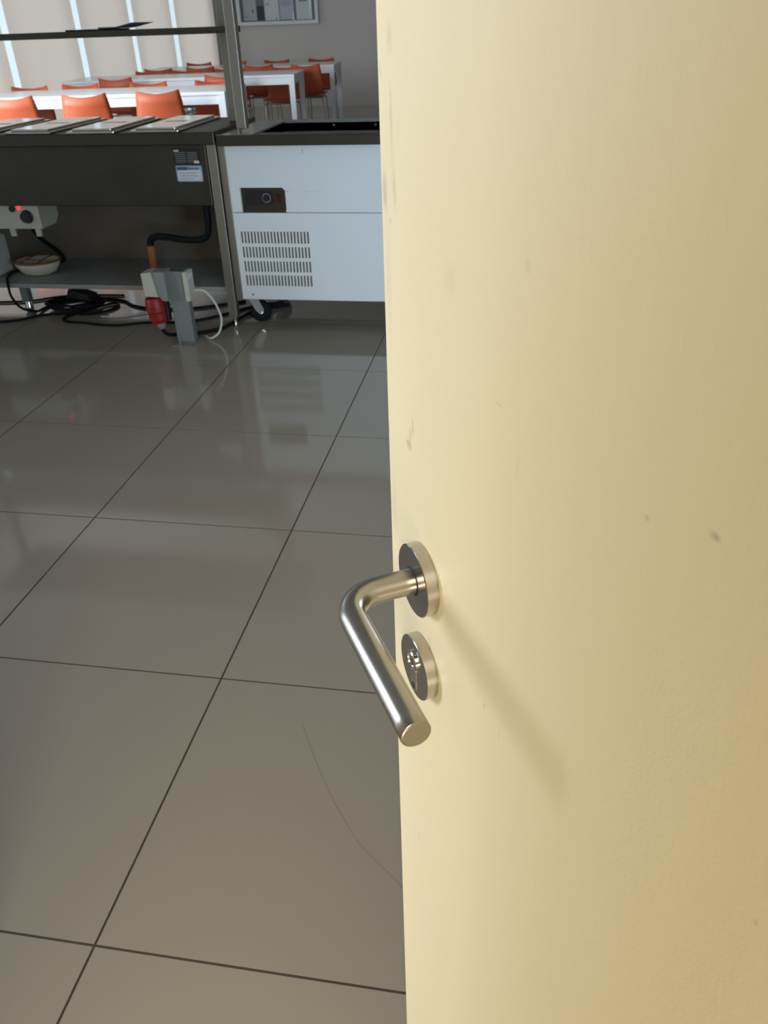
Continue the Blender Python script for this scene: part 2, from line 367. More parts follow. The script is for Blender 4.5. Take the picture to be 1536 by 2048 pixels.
# ------------------------------------------------------------------ door in the foreground
PSI = math.radians(-30.0)
dv = Vector((math.sin(PSI), math.cos(PSI), 0)); nv = Vector((-math.cos(PSI), math.sin(PSI), 0)); zv = Vector((0, 0, 1))
ROSE = Vector((1.1432, -0.1508, 0.8778))
def D(a, b, h): return ROSE + dv*a + zv*b + nv*h
def door_mat():
    m = mat('cream_painted_door', (0.79, 0.685, 0.45), 0.45, noise=0.02, nscale=3)
    nt = m.node_tree; b = nt.nodes['Principled BSDF']; L = nt.links
    tc = nt.nodes.new('ShaderNodeTexCoord')
    # roller-paint relief
    n2 = nt.nodes.new('ShaderNodeTexNoise'); n2.inputs['Scale'].default_value = 520; n2.inputs['Detail'].default_value = 2
    n3 = nt.nodes.new('ShaderNodeTexNoise'); n3.inputs['Scale'].default_value = 120; n3.inputs['Detail'].default_value = 3
    L.new(tc.outputs['Object'], n2.inputs['Vector']); L.new(tc.outputs['Object'], n3.inputs['Vector'])
    ad = nt.nodes.new('ShaderNodeMath'); ad.operation = 'MULTIPLY_ADD'; ad.inputs[1].default_value = 1.4
    L.new(n3.outputs['Fac'], ad.inputs[0]); L.new(n2.outputs['Fac'], ad.inputs[2])
    bp = nt.nodes.new('ShaderNodeBump'); bp.inputs['Strength'].default_value = 1.0; bp.inputs['Distance'].default_value = 0.00013
    L.new(ad.outputs[0], bp.inputs['Height']); L.new(bp.outputs['Normal'], b.inputs['Normal'])
    # hand marks and scuffs: soft ellipses (door coordinates: a along the leaf, b above the handle)
    nz = nt.nodes.new('ShaderNodeTexNoise'); nz.inputs['Scale'].default_value = 260; nz.inputs['Detail'].default_value = 6; nz.inputs['Roughness'].default_value = 0.7
    L.new(tc.outputs['Object'], nz.inputs['Vector'])
    total = None
    for (a, bb, ra, rb, st) in STAINS:
        mp = nt.nodes.new('ShaderNodeMapping'); mp.vector_type = 'POINT'
        mp.inputs['Location'].default_value = (-a/ra, 0, -bb/rb); mp.inputs['Scale'].default_value = (1/ra, 0, 1/rb)
        L.new(tc.outputs['Object'], mp.inputs['Vector'])
        ln = nt.nodes.new('ShaderNodeVectorMath'); ln.operation = 'LENGTH'; L.new(mp.outputs['Vector'], ln.inputs[0])
        mr = nt.nodes.new('ShaderNodeMapRange'); mr.interpolation_type = 'SMOOTHSTEP'
        mr.inputs['From Min'].default_value = 0.15; mr.inputs['From Max'].default_value = 1.0
        mr.inputs['To Min'].default_value = st; mr.inputs['To Max'].default_value = 0.0
        L.new(ln.outputs['Value'], mr.inputs['Value'])
        if total is None: total = mr.outputs['Result']
        else:
            mm = nt.nodes.new('ShaderNodeMath'); mm.operation = 'ADD'; L.new(total, mm.inputs[0]); L.new(mr.outputs['Result'], mm.inputs[1]); total = mm.outputs[0]
    mu = nt.nodes.new('ShaderNodeMath'); mu.operation = 'MULTIPLY'; L.new(total, mu.inputs[0])
    mrn = nt.nodes.new('ShaderNodeMapRange'); mrn.inputs['From Min'].default_value = 0.3; mrn.inputs['From Max'].default_value = 0.7; mrn.inputs['To Min'].default_value = 0.25; mrn.inputs['To Max'].default_value = 1.2
    L.new(nz.outputs['Fac'], mrn.inputs['Value']); L.new(mrn.outputs['Result'], mu.inputs[1])
    mx = nt.nodes.new('ShaderNodeMix'); mx.data_type = 'RGBA'; mx.clamp_factor = True
    src = b.inputs['Base Color'].links[0].from_socket
    L.new(mu.outputs[0], mx.inputs['Factor']); L.new(src, mx.inputs['A']); mx.inputs['B'].default_value = (0.20, 0.19, 0.16, 1)
    L.new(mx.outputs['Result'], b.inputs['Base Color'])
    return m
# (a, b, half width, half height, strength)
STAINS = [(0.0462, 0.3367, 0.007, 0.011, 0.24), (0.0610, 0.3206, 0.003, 0.006, 0.22), (0.0462, 0.2970, 0.0032, 0.024, 0.34), (0.0450, 0.2700, 0.006, 0.022, 0.13),
          (0.0597, 0.2560, 0.006, 0.016, 0.45), (0.0428, 0.2570, 0.004, 0.015, 0.27), (0.0510, 0.2390, 0.0025, 0.003, 0.30), (0.0570, 0.2100, 0.008, 0.080, 0.11),
          (0.0190, 0.1120, 0.0022, 0.011, 0.42), (0.0235, 0.1040, 0.0030, 0.008, 0.36), (0.0262, 0.0962, 0.007, 0.0055, 0.55), (0.0655, 0.0915, 0.003, 0.007, 0.40),
          (-0.1184, 0.2510, 0.005, 0.006, 0.14), (-0.0370, 0.2248, 0.012, 0.012, 0.10), (-0.1200, 0.1540, 0.003, 0.018, 0.09), (-0.0977, 0.1768, 0.0055, 0.0006, 0.40),
          (-0.2542, 0.1913, 0.0040, 0.0027, 0.55), (-0.2195, 0.1787, 0.0022, 0.0020, 0.38), (-0.0980, -0.0372, 0.0014, 0.0055, 0.32), (-0.1193, -0.0422, 0.0012, 0.008, 0.25),
          (0.0163, -0.3167, 0.005, 0.006, 0.22), (-0.3140, 0.0550, 0.0015, 0.0025, 0.40), (-0.0134, -0.3519, 0.0018, 0.003, 0.30), (-0.1749, -0.1182, 0.0015, 0.002, 0.30),
          (-0.0100, -0.0561, 0.005, 0.011, 0.24), (0.0580, 0.0300, 0.007, 0.045, 0.13)]
DOORM = door_mat()
door = tag(bpy.data.objects.new('door_1', None), 'cream painted door standing open in the foreground, with a steel lever handle', kind='structure')
COL.objects.link(door)
HB = 0.860
hinge = D(-HB, 0, 0); door.location = (hinge.x, hinge.y, 0); door.rotation_euler = (0, 0, 0)
TH = 0.042
# leaf built in door axes (x along the leaf away from the hinge, y into the room behind, z up), turned by its own rotation
ang = math.atan2(dv.y, dv.x)
leafm = MB().box(-HB, 0.0663, -TH, 0.0, 0.008-ROSE.z, 2.05-ROSE.z, 0.0012)
def door_part(mb, name, m, parent=None):
    # mb in (a, h, b) local door coordinates: x=a, y=h (out of the face), z=b relative to the rose
    o = bpy.data.objects.new(name, mb.mesh(name, m)); COL.objects.link(o)
    o.parent = parent or door
    if parent is None:
        o.location = ROSE - door.location
        R3 = Matrix((dv, nv, zv)).transposed()
        o.rotation_euler = R3.to_euler()
    return o
# door axes are a mirrored frame when written (dv, nv, zv) if dv x nv = -z: check and keep right-handed
RH = dv.cross(nv).dot(zv) > 0
assert RH
door_part(leafm, 'door_leaf', DOORM)
# rose
R1 = 0.0275; T1 = 0.0095
rose = MB().lathe([(0, 0.0002), (R1, 0.0002), (R1, T1-0.0006), (R1-0.0006, T1), (0.0112, T1), (0.0112, T1-0.004), (0, T1-0.004)], (0, 0, 0), (0, 1, 0), 96)
ro = door_part(rose, 'handle_rose', ROSEF)
ring = MB().lathe([(0.0096, T1-0.0035), (0.0112, T1-0.0035), (0.0112, T1+0.0001), (0.0096, T1+0.0001)], (0, 0, 0), (0, 1, 0), 48)
door_part(ring, 'neck_gap', DARK, ro)
# lever: out of the rose, a tight quarter bend, then back along the leaf
SO, LL, BR, TR = 0.0625, 0.1340, 0.0255, 0.0096
path = [(0, T1-0.003, 0), (0, SO-BR-0.006, 0)]
path += [(-BR+BR*math.cos(t), SO-BR+BR*math.sin(t), -0.0) for t in [math.radians(90*k/18) for k in range(19)]]
path += [(-BR-(LL-BR)*k/10, SO, -0.0012*k/10) for k in range(1, 10)] + [(-LL+0.0008, SO, -0.0012)]
rad = [TR]*len(path)
path += [(-LL+0.0003, SO, -0.0012), (-LL, SO, -0.0012)]; rad += [TR-0.0003, TR-0.0011]
door_part(MB().tube(path, rad, 40), 'lever_handle', HANDLE)
# key escutcheon and lock cylinder
EB = -0.0838; R2 = 0.0265
esc = MB().lathe([(0, 0.0002), (R2, 0.0002), (R2, T1-0.0005), (R2-0.0005, T1), (0, T1)], (0, 0, EB), (0, 1, 0), 96)
es = door_part(esc, 'lock_escutcheon', ROSEF)
body = MB()
pts = rrect(-0.0052, 0.0052, EB-0.0235, EB+0.004, 0.0050, 8)
body.prism(pts, 'y', T1-0.001, T1+0.0006)
door_part(body, 'cylinder_body', CHROME, es)
door_part(MB().lathe([(0.0088, T1), (0.0088, T1+0.0016), (0.0078, T1+0.0024), (0.0066, T1+0.0024), (0.0060, T1+0.0012), (0, T1+0.0012)], (0, 0, EB+0.0075), (0, 1, 0), 48), 'cylinder_plug', CHROME, es)
door_part(MB().box(-0.0009, 0.0009, T1+0.0008, T1+0.00135, EB+0.0025, EB+0.0125), 'keyway', DARK, es)
door_part(MB().lathe([(0.0030, T1), (0.0030, T1+0.0009), (0, T1+0.0009)], (0, 0, EB-0.0185), (0, 1, 0), 24), 'fixing_pin', DARK, es)
# hinges and frame (behind the camera)
for hz in (0.25, 1.0, 1.8):
    MB().tube([(hinge.x+0.012, hinge.y-0.012, hz), (hinge.x+0.012, hinge.y-0.012, hz+0.1)], 0.008, 10).obj('hinge', ROSEF, door)
fr = MB().box(OX0, OX0+0.04, YB-0.12, YB+0.0, 0, OZ).box(OX1, OX1+0.05, YB-0.005, YB+0.012, 0, OZ).box(OX0+0.04, OX1, YB-0.12, YB, OZ-0.04, OZ)
tag(fr.obj('trim_1', FRAMEP), 'grey door frame behind the camera', kind='structure')

# ------------------------------------------------------------------ bain-marie counter (left)
AX0, AX1 = -1.98, -0.112
A = thing('serving_counter', 'dark stainless steel hot serving counter with lids on top and open shelf below', 'counter', (-1.0, 3.15, 0))
# top deck with a rounded lip
deck = MB().box(AX0, AX1+0.012, 2.862, 3.455, 0.797, 0.846, 0.004)
deck.obj('counter_top', STEELD, A)
MB().box(AX0+0.03, -0.165, 2.915, 3.40, 0.543, 0.7975, 0.003).obj('tank_casing', STEELD, A)
for x in (AX1-0.040, AX0):
    for y in (2.897, 3.400):
        lg = MB().box(x, x+0.040, y, y+0.040, 0.045, 0.7965, 0.002).obj('leg', STEEL, A)
        MB().tube([(x+0.02, y+0.02, 0.05), (x+0.02, y+0.02, 0.03), (x+0.02, y+0.02, 0.012), (x+0.02, y+0.02, 0.0005)], [0.012, 0.011, 0.009, 0.016], 14).obj('levelling_foot', STEELTOP, lg)
mid = MB().box(-1.352, -1.312, 3.11, 3.15, 0.03, 0.1565, 0.002).obj('leg', GALV, A)
MB().tube([(-1.332, 3.13, 0.03), (-1.332, 3.13, 0.0005)], [0.016, 0.022], 14).obj('levelling_foot', STEELTOP, mid)
MB().box(AX0+0.04, AX1-0.0405, 2.932, 3.440, 0.157, 0.178, 0.003).obj('lower_shelf', SHELFM, A)
MB().box(AX0+0.04, AX1-0.0405, 3.425, 3.437, 0.1785, 0.796).obj('back_panel', BACKP, A)
# rating plate and sticker on the front
PLY = 2.9145
pl = MB().box(-0.312, -0.196, PLY-0.0012, PLY, 0.716, 0.776).obj('rating_plate', BLACK, A)
ink = MB()
for k in range(6):
    zz = 0.762-0.0075*k
    ink.box(-0.306, -0.258, PLY-0.0016, PLY-0.0012, zz-0.0012, zz+0.0012); ink.box(-0.252, -0.204, PLY-0.0016, PLY-0.0012, zz-0.0012, zz+0.0012)
ink.obj('printed_lines', INK, pl)
MB().box(-0.309, -0.287, PLY-0.0017, PLY-0.0012, 0.7665, 0.7725).obj('white_field', LABELW, pl)
MB().box(-0.223, -0.200, PLY-0.0017, PLY-0.0012, 0.719, 0.729).obj('white_field', LABELW, pl)
st = MB().prism(rrect(-0.311, -0.192, 0.645, 0.710, 0.006), 'y', PLY-0.0012, PLY).obj('service_sticker', LABELB, A)
MB().prism(rrect(-0.305, -0.198, 0.650, 0.692, 0.003), 'y', PLY-0.0016, PLY-0.0012).obj('sticker_field', LABELW, st)
MB().box(-0.307, -0.256, PLY-0.0017, PLY-0.0012, 0.692, 0.705).obj('blue_header', BLUEL, st)
lt = MB(); rx = -0.252
for wd in (0.0065, 0.0045, 0.0055, 0.0022, 0.0050, 0.0045, 0.0060):
    lt.box(rx, rx+wd, PLY-0.0017, PLY-0.0012, 0.6945, 0.7035 if wd > 0.006 else 0.7005); rx += wd+0.0018
lt.obj('header_lettering', BLUEL, st)
li = MB()
for k, wd in enumerate((0.080, 0.086, 0.062)):
    li.box(-0.297, -0.297+wd, PLY-0.0018, PLY-0.0014, 0.680-0.0115*k-0.0012, 0.680-0.0115*k+0.0012)
li.obj('printed_lines', INK, st)
# control box hanging under the casing
cb = MB().prism([(2.938, 0.437), (3.065, 0.437), (3.10, 0.47), (3.10, 0.5425), (2.938, 0.5425)], 'x', -1.46, -1.028)
cbo = cb.obj('control_box', CREAM, A)
MB().lathe([(0.030, 0), (0.030, 0.004), (0.026, 0.006), (0.024, 0.022), (0, 0.022)], (-1.090, 2.938, 0.492), (0, -1, 0), 32).obj('control_knob', BLACK, cbo)
MB().lathe([(0.014, 0), (0.014, 0.010), (0, 0.010)], (-1.155, 2.938, 0.527), (0, -1, 0), 20).obj('pilot_socket', BLACK, cbo)
MB().lathe([(0.0075, 0), (0.0075, 0.006), (0.004, 0.010), (0, 0.011)], (-1.122, 2.938, 0.531), (0, -1, 0), 16).obj('pilot_lamp', LED, cbo)
for x in (-1.203, -1.072):
    MB().box(x, x+0.027, 2.945, 2.958, 0.400, 0.4375, 0.002).obj('mounting_tab', CREAM, cbo)

# pan lids resting on the counter
lidcx = [-0.365, -0.655, -0.945, -1.235, -1.525]
lidlab = ['stainless steel pan lid at the right end of the serving counter', 'stainless steel pan lid, second from the right on the serving counter',
          'stainless steel pan lid, third from the right on the serving counter', 'stainless steel pan lid at the left edge of the photo',
          'stainless steel pan lid on the serving counter, left of the picture']
lroot = None
for i, cx in enumerate(lidcx):
    if i == 4: break
    if lroot is None:
        t = thing('pan_lid', lidlab[0], 'lid', (cx, 3.135, 0.846), group='pan lids on the serving counter')
        hw, hd = 0.109, 0.268
        lm = MB()
        # rim, raised field with a finger slot in its middle
        lm.box(cx-hw, cx+hw, 3.135-hd, 3.135+hd, 0.8462, 0.8555, 0.003)
        o = lm.obj('lid_rim', STEELTOP, t)
        fm = MB(); sl, sw = 0.055, 0.017
        x0, x1, y0, y1 = cx-hw+0.02, cx+hw-0.02, 3.135-hd+0.02, 3.135+hd-0.02
        fm.box(x0, x1, y0, 3.135-sw, 0.8556, 0.8635, 0.002).box(x0, x1, 3.135+sw, y1, 0.8556, 0.8635, 0.002)
        fm.box(x0, cx-sl, 3.135-sw, 3.135+sw, 0.8556, 0.8635).box(cx+sl, x1, 3.135-sw, 3.135+sw, 0.8556, 0.8635)
        fm.obj('lid_field', STEELTOP, t)
        MB().box(cx-sl, cx+sl, 3.135-sw, 3.135+sw, 0.8556, 0.8562).obj('finger_recess', DARK, t)
        MB().tube([(cx-sl, 3.135, 0.8600), (cx+sl, 3.135, 0.8600)], 0.0035, 8).obj('grip_bar', STEELTOP, t)
        lroot = t
    else:
        t = copy_tree(lroot); t.location.x = cx; t['label'] = lidlab[i]
        t.rotation_euler = (0, 0, [0, 0.02, -0.012, 0.01][i]); t.location.y += [0, -0.012, 0.004, 0.0][i]

# ------------------------------------------------------------------ gantry over the counter
G = thing('serving_gantry', 'stainless steel shelf gantry on square posts above the serving counter', 'shelf', (-1.0, 3.15, 0.846))
def post(x, y, z0, z1, h=0.021): return MB().box(x-h, x+h, y-h, y+h, z0, z1, 0.003)
post(-0.142, 3.275, 0.8462, 1.76).obj('post', STEEL, G)
post(-0.010, 2.985, 0.8445, 1.76).obj('post', STEEL, G)
post(-1.95, 3.275, 0.8462, 1.76).obj('post', STEEL, G)
MB().box(-1.94, -0.118, 3.080, 3.425, 1.194, 1.2185, 0.002).obj('shelf_board', STEELD, G)
MB().box(-0.165, -0.030, 2.985, 3.06, 1.205, 1.2185).obj('bracket', STEELD, G)
MB().box(-1.96, 0.01, 2.96, 3.43, 1.76, 1.785, 0.002).obj('top_board', STEELD, G)
# things on the gantry shelf
cb2 = thing('clipboard', 'thin dark clipboard lying on the gantry shelf under a sheet of paper', 'clipboard', (-0.69, 3.2, 1.2186))
MB().box(-0.80, -0.62, 3.11, 3.36, 1.2186, 1.2245, 0.001).obj('board', NAVY, cb2)
MB().box(-0.76, -0.66, 3.335, 3.36, 1.2246, 1.231, 0.002).obj('clip', STEEL, cb2)
sp = MB(); n = 10
for k in range(n):
    a0, a1 = k/n, (k+1)/n
    def pp(t): return (-0.83+0.345*t, 1.2254 + (0.0008+0.018*max(0, t-0.72)/0.28 if t > 0.72 else 0.0008))
    (xa, za), (xb, zb) = pp(a0), pp(a1)
    sp.add([(xa, 3.10, za), (xb, 3.10, zb), (xb, 3.33, zb), (xa, 3.33, za)], [(0, 1, 2, 3)], True)
    sp.add([(xa, 3.10, za-0.0008), (xb, 3.10, zb-0.0008), (xb, 3.33, zb-0.0008), (xa, 3.33, za-0.0008)], [(3, 2, 1, 0)], True)
tag(sp.obj('paper_sheet', PAPERB), 'loose sheet of paper with a curled corner on the gantry shelf', 'paper')

# ------------------------------------------------------------------ refrigerated counter (right)
BX0, BX1, BY0, BY1 = -0.108, 1.42, 2.908, 3.44
Bc = thing('chilled_counter', 'white fronted refrigerated counter on castors with a sunken steel top', 'counter', (0.6, 3.15, 0))
# steel top frame around the well
WX0, WX1, WY0, WY1 = 0.075, 1.36, 2.955, 3.330
tf = MB()
ZT, ZB = 0.832, 0.790
tf.box(BX0+0.012, BX1, 2.868, WY0, ZB, ZT, 0.003).box(BX0+0.012, BX1, WY1, BY1, ZB, ZT, 0.003)
tf.box(BX0+0.012, WX0, WY0, WY1, ZB, ZT).box(WX1, BX1, WY0, WY1, ZB, ZT)
tf.obj('top_frame', STEELD, Bc)
MB().box(BX0+0.012, BX0+0.17, 2.874, BY1, ZT+0.0001, ZT+0.0015).obj('top_plate', STEELTOP, Bc)
well = MB()
well.box(WX0-0.002, WX0, WY0, WY1, 0.64, ZT-0.001).box(WX1, WX1+0.002, WY0, WY1, 0.64, ZT-0.001).box(WX0, WX1, WY1, WY1+0.002, 0.64, ZT+0.010).box(WX0, WX1, WY0-0.002, WY0, 0.64, ZT-0.001).box(WX0, WX1, WY0, WY1, 0.636, 0.64)
wo = well.obj('well', WELLM, Bc)
for x in (0.31, 0.505):
    MB().lathe([(0.006, 0), (0.006, 0.003), (0, 0.004)], (x, WY1, 0.815), (0, -1, 0), 14).obj('bolt', STEELTOP, wo)
# body, corner strip, white panels
MB().box(BX0+0.03, BX1, BY0+0.022, BY1, 0.135, 0.634).obj('carcass', DARK, Bc)
MB().box(BX0, BX0+0.032, BY0, BY0+0.032, 0.128, 0.789, 0.002).obj('corner_strip', STEEL, Bc)
PX0 = BX0+0.033
# upper panel with the cut-out for the controls
up = MB(); CX0, CX1, CZ1 = -0.030, 0.172, 0.620
up.box(PX0, CX0, BY0, BY0+0.02, 0.518, 0.788).box(CX1, BX1, BY0, BY0+0.02, 0.518, 0.788).box(CX0, CX1, BY0, BY0+0.02, CZ1, 0.788)
up.prism([(CX1, CZ1), (CX1-0.012, CZ1), (CX1, CZ1-0.012)], 'y', BY0, BY0+0.02)
up.prism([(CX1, 0.518), (CX1, 0.530), (CX1-0.004, 0.524), (CX1+0.001, 0.518)], 'y', BY0+0.0003, BY0+0.0197)
upo = up.obj('upper_panel', WHITECAB, Bc)
dirt = MB().box(0.262, 0.265, BY0-0.0004, BY0, 0.755, 0.775).box(0.176, 0.186, BY0-0.0004, BY0, 0.604, 0.607)
for k, (x, wd) in enumerate(((0.20, 0.007), (0.26, 0.012), (0.285, 0.006), (0.302, 0.014), (0.325, 0.007))):
    dirt.box(x, x+wd, BY0-0.0004, BY0, 0.604, 0.6053)
tag(dirt.obj('scuff', mat('scuff_grey', (0.40, 0.41, 0.42), 0.6, noise=0.2, nscale=80), upo), kind='stuff')
cp0 = MB().box(CX0+0.001, CX1-0.001, BY0+0.012, BY0+0.0215, 0.519, CZ1-0.0005).obj('control_panel', STEELD, Bc)
MB().prism(rrect(-0.012, 0.113, 0.548, 0.604, 0.018), 'y', BY0+0.009, BY0+0.012).obj('thermostat_plate', BLACK, cp0)
MB().lathe([(0.0195, 0), (0.0195, 0.0012), (0.0155, 0.0012), (0.0155, 0.0004), (0.0195, 0.0)], (0.084, BY0+0.0088, 0.576), (0, -1, 0), 32).obj('dial_ring', INK, cp0)
MB().lathe([(0.0145, 0), (0.0135, 0.011), (0.011, 0.013), (0, 0.013)], (0.084, BY0+0.009, 0.576), (0, -1, 0), 28).obj('thermostat_knob', BLACK, cp0)
MB().box(0.124, 0.150, BY0+0.009, BY0+0.012, 0.557, 0.592, 0.001).obj('switch_bezel', BLACK, cp0)
MB().prism([(BY0+0.009, 0.561), (BY0+0.004, 0.588), (BY0+0.009, 0.589)], 'x', 0.128, 0.143).obj('rocker_switch', REDSW, cp0)
# lower panel with real slots
lo = MB()
xs = [PX0]; x0 = -0.050; pit = (0.2695+0.050)/21
for k in range(21): xs += [x0+k*pit, x0+k*pit+pit*0.52]
xs += [BX1]
rows = [(0.195, 0.243), (0.2585, 0.3065), (0.322, 0.370), (0.3855, 0.4365)]
zs = [0.132]
for a, b in rows: zs += [a, b]
zs += [0.5155]
yf, yk = BY0, BY0+0.004
idx = {}
V = []
def vid(i, j, k):
    if (i, j, k) not in idx: idx[(i, j, k)] = len(V); V.append((xs[i], (yf, yk)[k], zs[j]))
    return idx[(i, j, k)]
def hole(i, j): return 0 <= i < len(xs)-1 and 0 <= j < len(zs)-1 and i % 2 == 1 and j % 2 == 1 and i < len(xs)-2
F = []
for i in range(len(xs)-1):
    for j in range(len(zs)-1):
        if hole(i, j):
            for (a, b) in (((i, j), (i+1, j)), ((i+1, j), (i+1, j+1)), ((i+1, j+1), (i, j+1)), ((i, j+1), (i, j))):
                F.append([vid(*a, 0), vid(*b, 0), vid(*b, 1), vid(*a, 1)])
        else:
            for k in (0, 1): F.append([vid(i, j, k), vid(i+1, j, k), vid(i+1, j+1, k), vid(i, j+1, k)])
lo.add(V, F)
for (xa, xb, za, zb) in ((PX0, PX0+0.003, 0.132, 0.5155), (BX1-0.003, BX1, 0.132, 0.5155)): lo.box(xa, xb, yk, BY0+0.02, za, zb)
lo.box(PX0+0.003, BX1-0.003, yk, BY0+0.02, 0.132, 0.1345).box(PX0+0.003, BX1-0.003, yk, BY0+0.02, 0.513, 0.5155)
lop = lo.obj('lower_panel', WHITECAB, Bc)
MB().box(-0.060, 0.285, BY0+0.0165, BY0+0.0175, 0.185, 0.45).obj('grille_mesh', GREYP, lop)
MB().lathe([(0.0055, 0), (0.0055, 0.0016), (0, 0.0022)], (-0.026, BY0, 0.154), (0, -1, 0), 14).obj('screw', STEELTOP, lop)
# castors
def castor(x, y, rz):
    c = bpy.data.objects.new('castor', MB().box(-0.03, 0.03, -0.03, 0.03, 0.128, 0.134).mesh('castor_plate', STEEL)); COL.objects.link(c); c.parent = Bc
    c.location = (x-0.6, y-3.15, 0); c.rotation_euler = (0, 0, rz)
    f = MB().prism([(-0.020, 0.128), (0.022, 0.128), (0.052, 0.060), (0.030, 0.040), (0.012, 0.060)], 'y', -0.022, -0.0195)
    f.prism([(-0.020, 0.128), (0.022, 0.128), (0.052, 0.060), (0.030, 0.040), (0.012, 0.060)], 'y', 0.0195, 0.022)
    f.lathe([(0.022, 0.108), (0.022, 0.128), (0, 0.128)], (0, 0, 0), (0, 0, 1), 18)
    fo = bpy.data.objects.new('castor_fork', f.mesh('castor_fork', GALV)); COL.objects.link(fo); fo.parent = c
    wh = MB().lathe([(0.012, -0.016), (0.044, -0.016), (0.050, -0.010), (0.050, 0.010), (0.044, 0.016), (0.012, 0.016)], (0.036, 0, 0.0505), (0, 1, 0), 28)
    wo2 = bpy.data.objects.new('wheel', wh.mesh('wheel', RUBBER)); COL.objects.link(wo2); wo2.parent = c
    hb = MB().lathe([(0, -0.0185), (0.0115, -0.0185), (0.0115, 0.0185), (0, 0.0185)], (0.036, 0, 0.0505), (0, 1, 0), 18)
    ho = bpy.data.objects.new('wheel_hub', hb.mesh('wheel_hub', STEELTOP)); COL.objects.link(ho); ho.parent = c
castor(-0.060, 2.985, 0.25); castor(-0.050, 3.38, -0.6); castor(1.35, 2.985, 0.3); castor(1.35, 3.38, 1.2)

# ------------------------------------------------------------------ power post with industrial socket
P0 = Vector((-0.285, 2.690, 0))
pw = thing('power_post', 'galvanised floor post carrying grey electrical sockets in front of the serving counter', 'socket post', P0)
pw_h = 0.318
ch = MB()
ch.box(-0.328, -0.246, 2.6745, 2.6775, 0.004, pw_h).box(-0.328, -0.325, 2.6775, 2.712, 0.004, pw_h).box(-0.249, -0.246, 2.6775, 2.712, 0.004, pw_h)
ch.obj('channel', GALV, pw)
MB().box(-0.335, -0.238, 2.615, 2.735, 0.0005, 0.004).obj('base_plate', GALV, pw)
MB().lathe([(0.010, 0.004), (0.010, 0.011), (0.005, 0.011), (0.005, 0.026), (0, 0.026)], (-0.300, 2.642, 0), (0, 0, 1), 6, False).obj('anchor_bolt', STEEL, pw)
hs = MB().prism([(-0.432, 0.317), (-0.386, 0.322), (-0.370, 0.215), (-0.430, 0.218)], 'y', 2.640, 2.718)
hso = hs.obj('socket_housing', CREAM, pw)
MB().prism([(-0.3855, 0.322), (-0.3285, 0.323), (-0.3285, 0.196), (-0.350, 0.196), (-0.3695, 0.215)], 'y', 2.646, 2.716).obj('socket_cover', GREYP, pw)
MB().box(-0.2455, -0.224, 2.645, 2.715, 0.196, 0.3235, 0.003).obj('switch_box', CREAM, pw)
MB().box(-0.2238, -0.220, 2.660, 2.700, 0.292, 0.314, 0.001).obj('switch_rocker', WHITEP, pw)
# red plug hanging in the socket
rp = thing('industrial_plug', 'red five pin industrial plug hanging from the socket post', 'plug', (-0.395, 2.68, 0.10))
ax = Vector((0.10, 0, -1)).normalized(); org = Vector((-0.4085, 2.679, 0.2070))
MB().lathe([(0, 0.004), (0.040, 0.004), (0.0435, 0.014), (0.0475, 0.040), (0.0480, 0.062), (0.0445, 0.070), (0.0430, 0.100), (0.037, 0.116), (0.022, 0.118)], org, ax, 30).obj('plug_body', RED, rp)
gl = org + ax*0.117
MB().lathe([(0.022, 0), (0.020, 0.016), (0.014, 0.030), (0, 0.030)], gl, ax, 20).obj('cable_gland', GREYP, rp)
pc = MB().box(-0.362, -0.345, 2.664, 2.694, 0.10, 0.190, 0.003).obj('locking_flap', BLACK, rp)
tag(MB().tube(smooth_path([gl+ax*0.031, gl+ax*0.045+Vector((0.003, 0, 0)), (-0.372, 2.690, 0.028), (-0.345, 2.745, 0.0105), (-0.285, 2.765, 0.0095), (-0.222, 2.800, 0.0095), (-0.17, 2.855, 0.0095), (-0.145, 2.96, 0.0095), (-0.10, 3.10, 0.0095), (0.05, 3.22, 0.0095)]), 0.0085, 10).obj('plug_cable', RUBBER), 'thick black cable running from the red plug along the floor to the right', 'cable')
tag(MB().tube(smooth_path([(-0.2228, 2.69, 0.232), (-0.205, 2.69, 0.236), (-0.172, 2.695, 0.228), (-0.140, 2.71, 0.175), (-0.125, 2.725, 0.100), (-0.138, 2.715, 0.040), (-0.172, 2.708, 0.012), (-0.200, 2.722, 0.0058), (-0.220, 2.745, 0.0055)]), 0.0048, 10).obj('white_cable', WHITEP), 'white cable looping from the grey socket post down to the floor', 'cable')
# pipe and black hose
pipe = thing('drain_pipe', 'orange brown pipe standing on the lower shelf behind the socket post', 'pipe', (-0.533, 3.0, 0.178))
MB().tube([(-0.533, 3.0, 0.1784), (-0.533, 3.0, 0.350)], 0.0205, 20).obj('pipe', COPPER, pipe)
MB().lathe([(0.0225, 0.1784), (0.0225, 0.20), (0.0206, 0.20)], (-0.533, 3.0, 0), (0, 0, 1), 20).obj('pipe_collar', COPPER, pipe)
tag(MB().tube(smooth_path([(-0.533, 3.0, 0.3515), (-0.530, 3.0, 0.372), (-0.500, 3.0, 0.390), (-0.450, 2.998, 0.390), (-0.370, 2.996, 0.380), (-0.300, 2.994, 0.378), (-0.248, 2.990, 0.392), (-0.229, 2.985, 0.435), (-0.224, 2.98, 0.490), (-0.2235, 2.979, 0.5370)]), 0.0155, 14).obj('drain_hose', RUBBER), 'black flexible hose from the orange pipe up to the serving counter', 'hose')

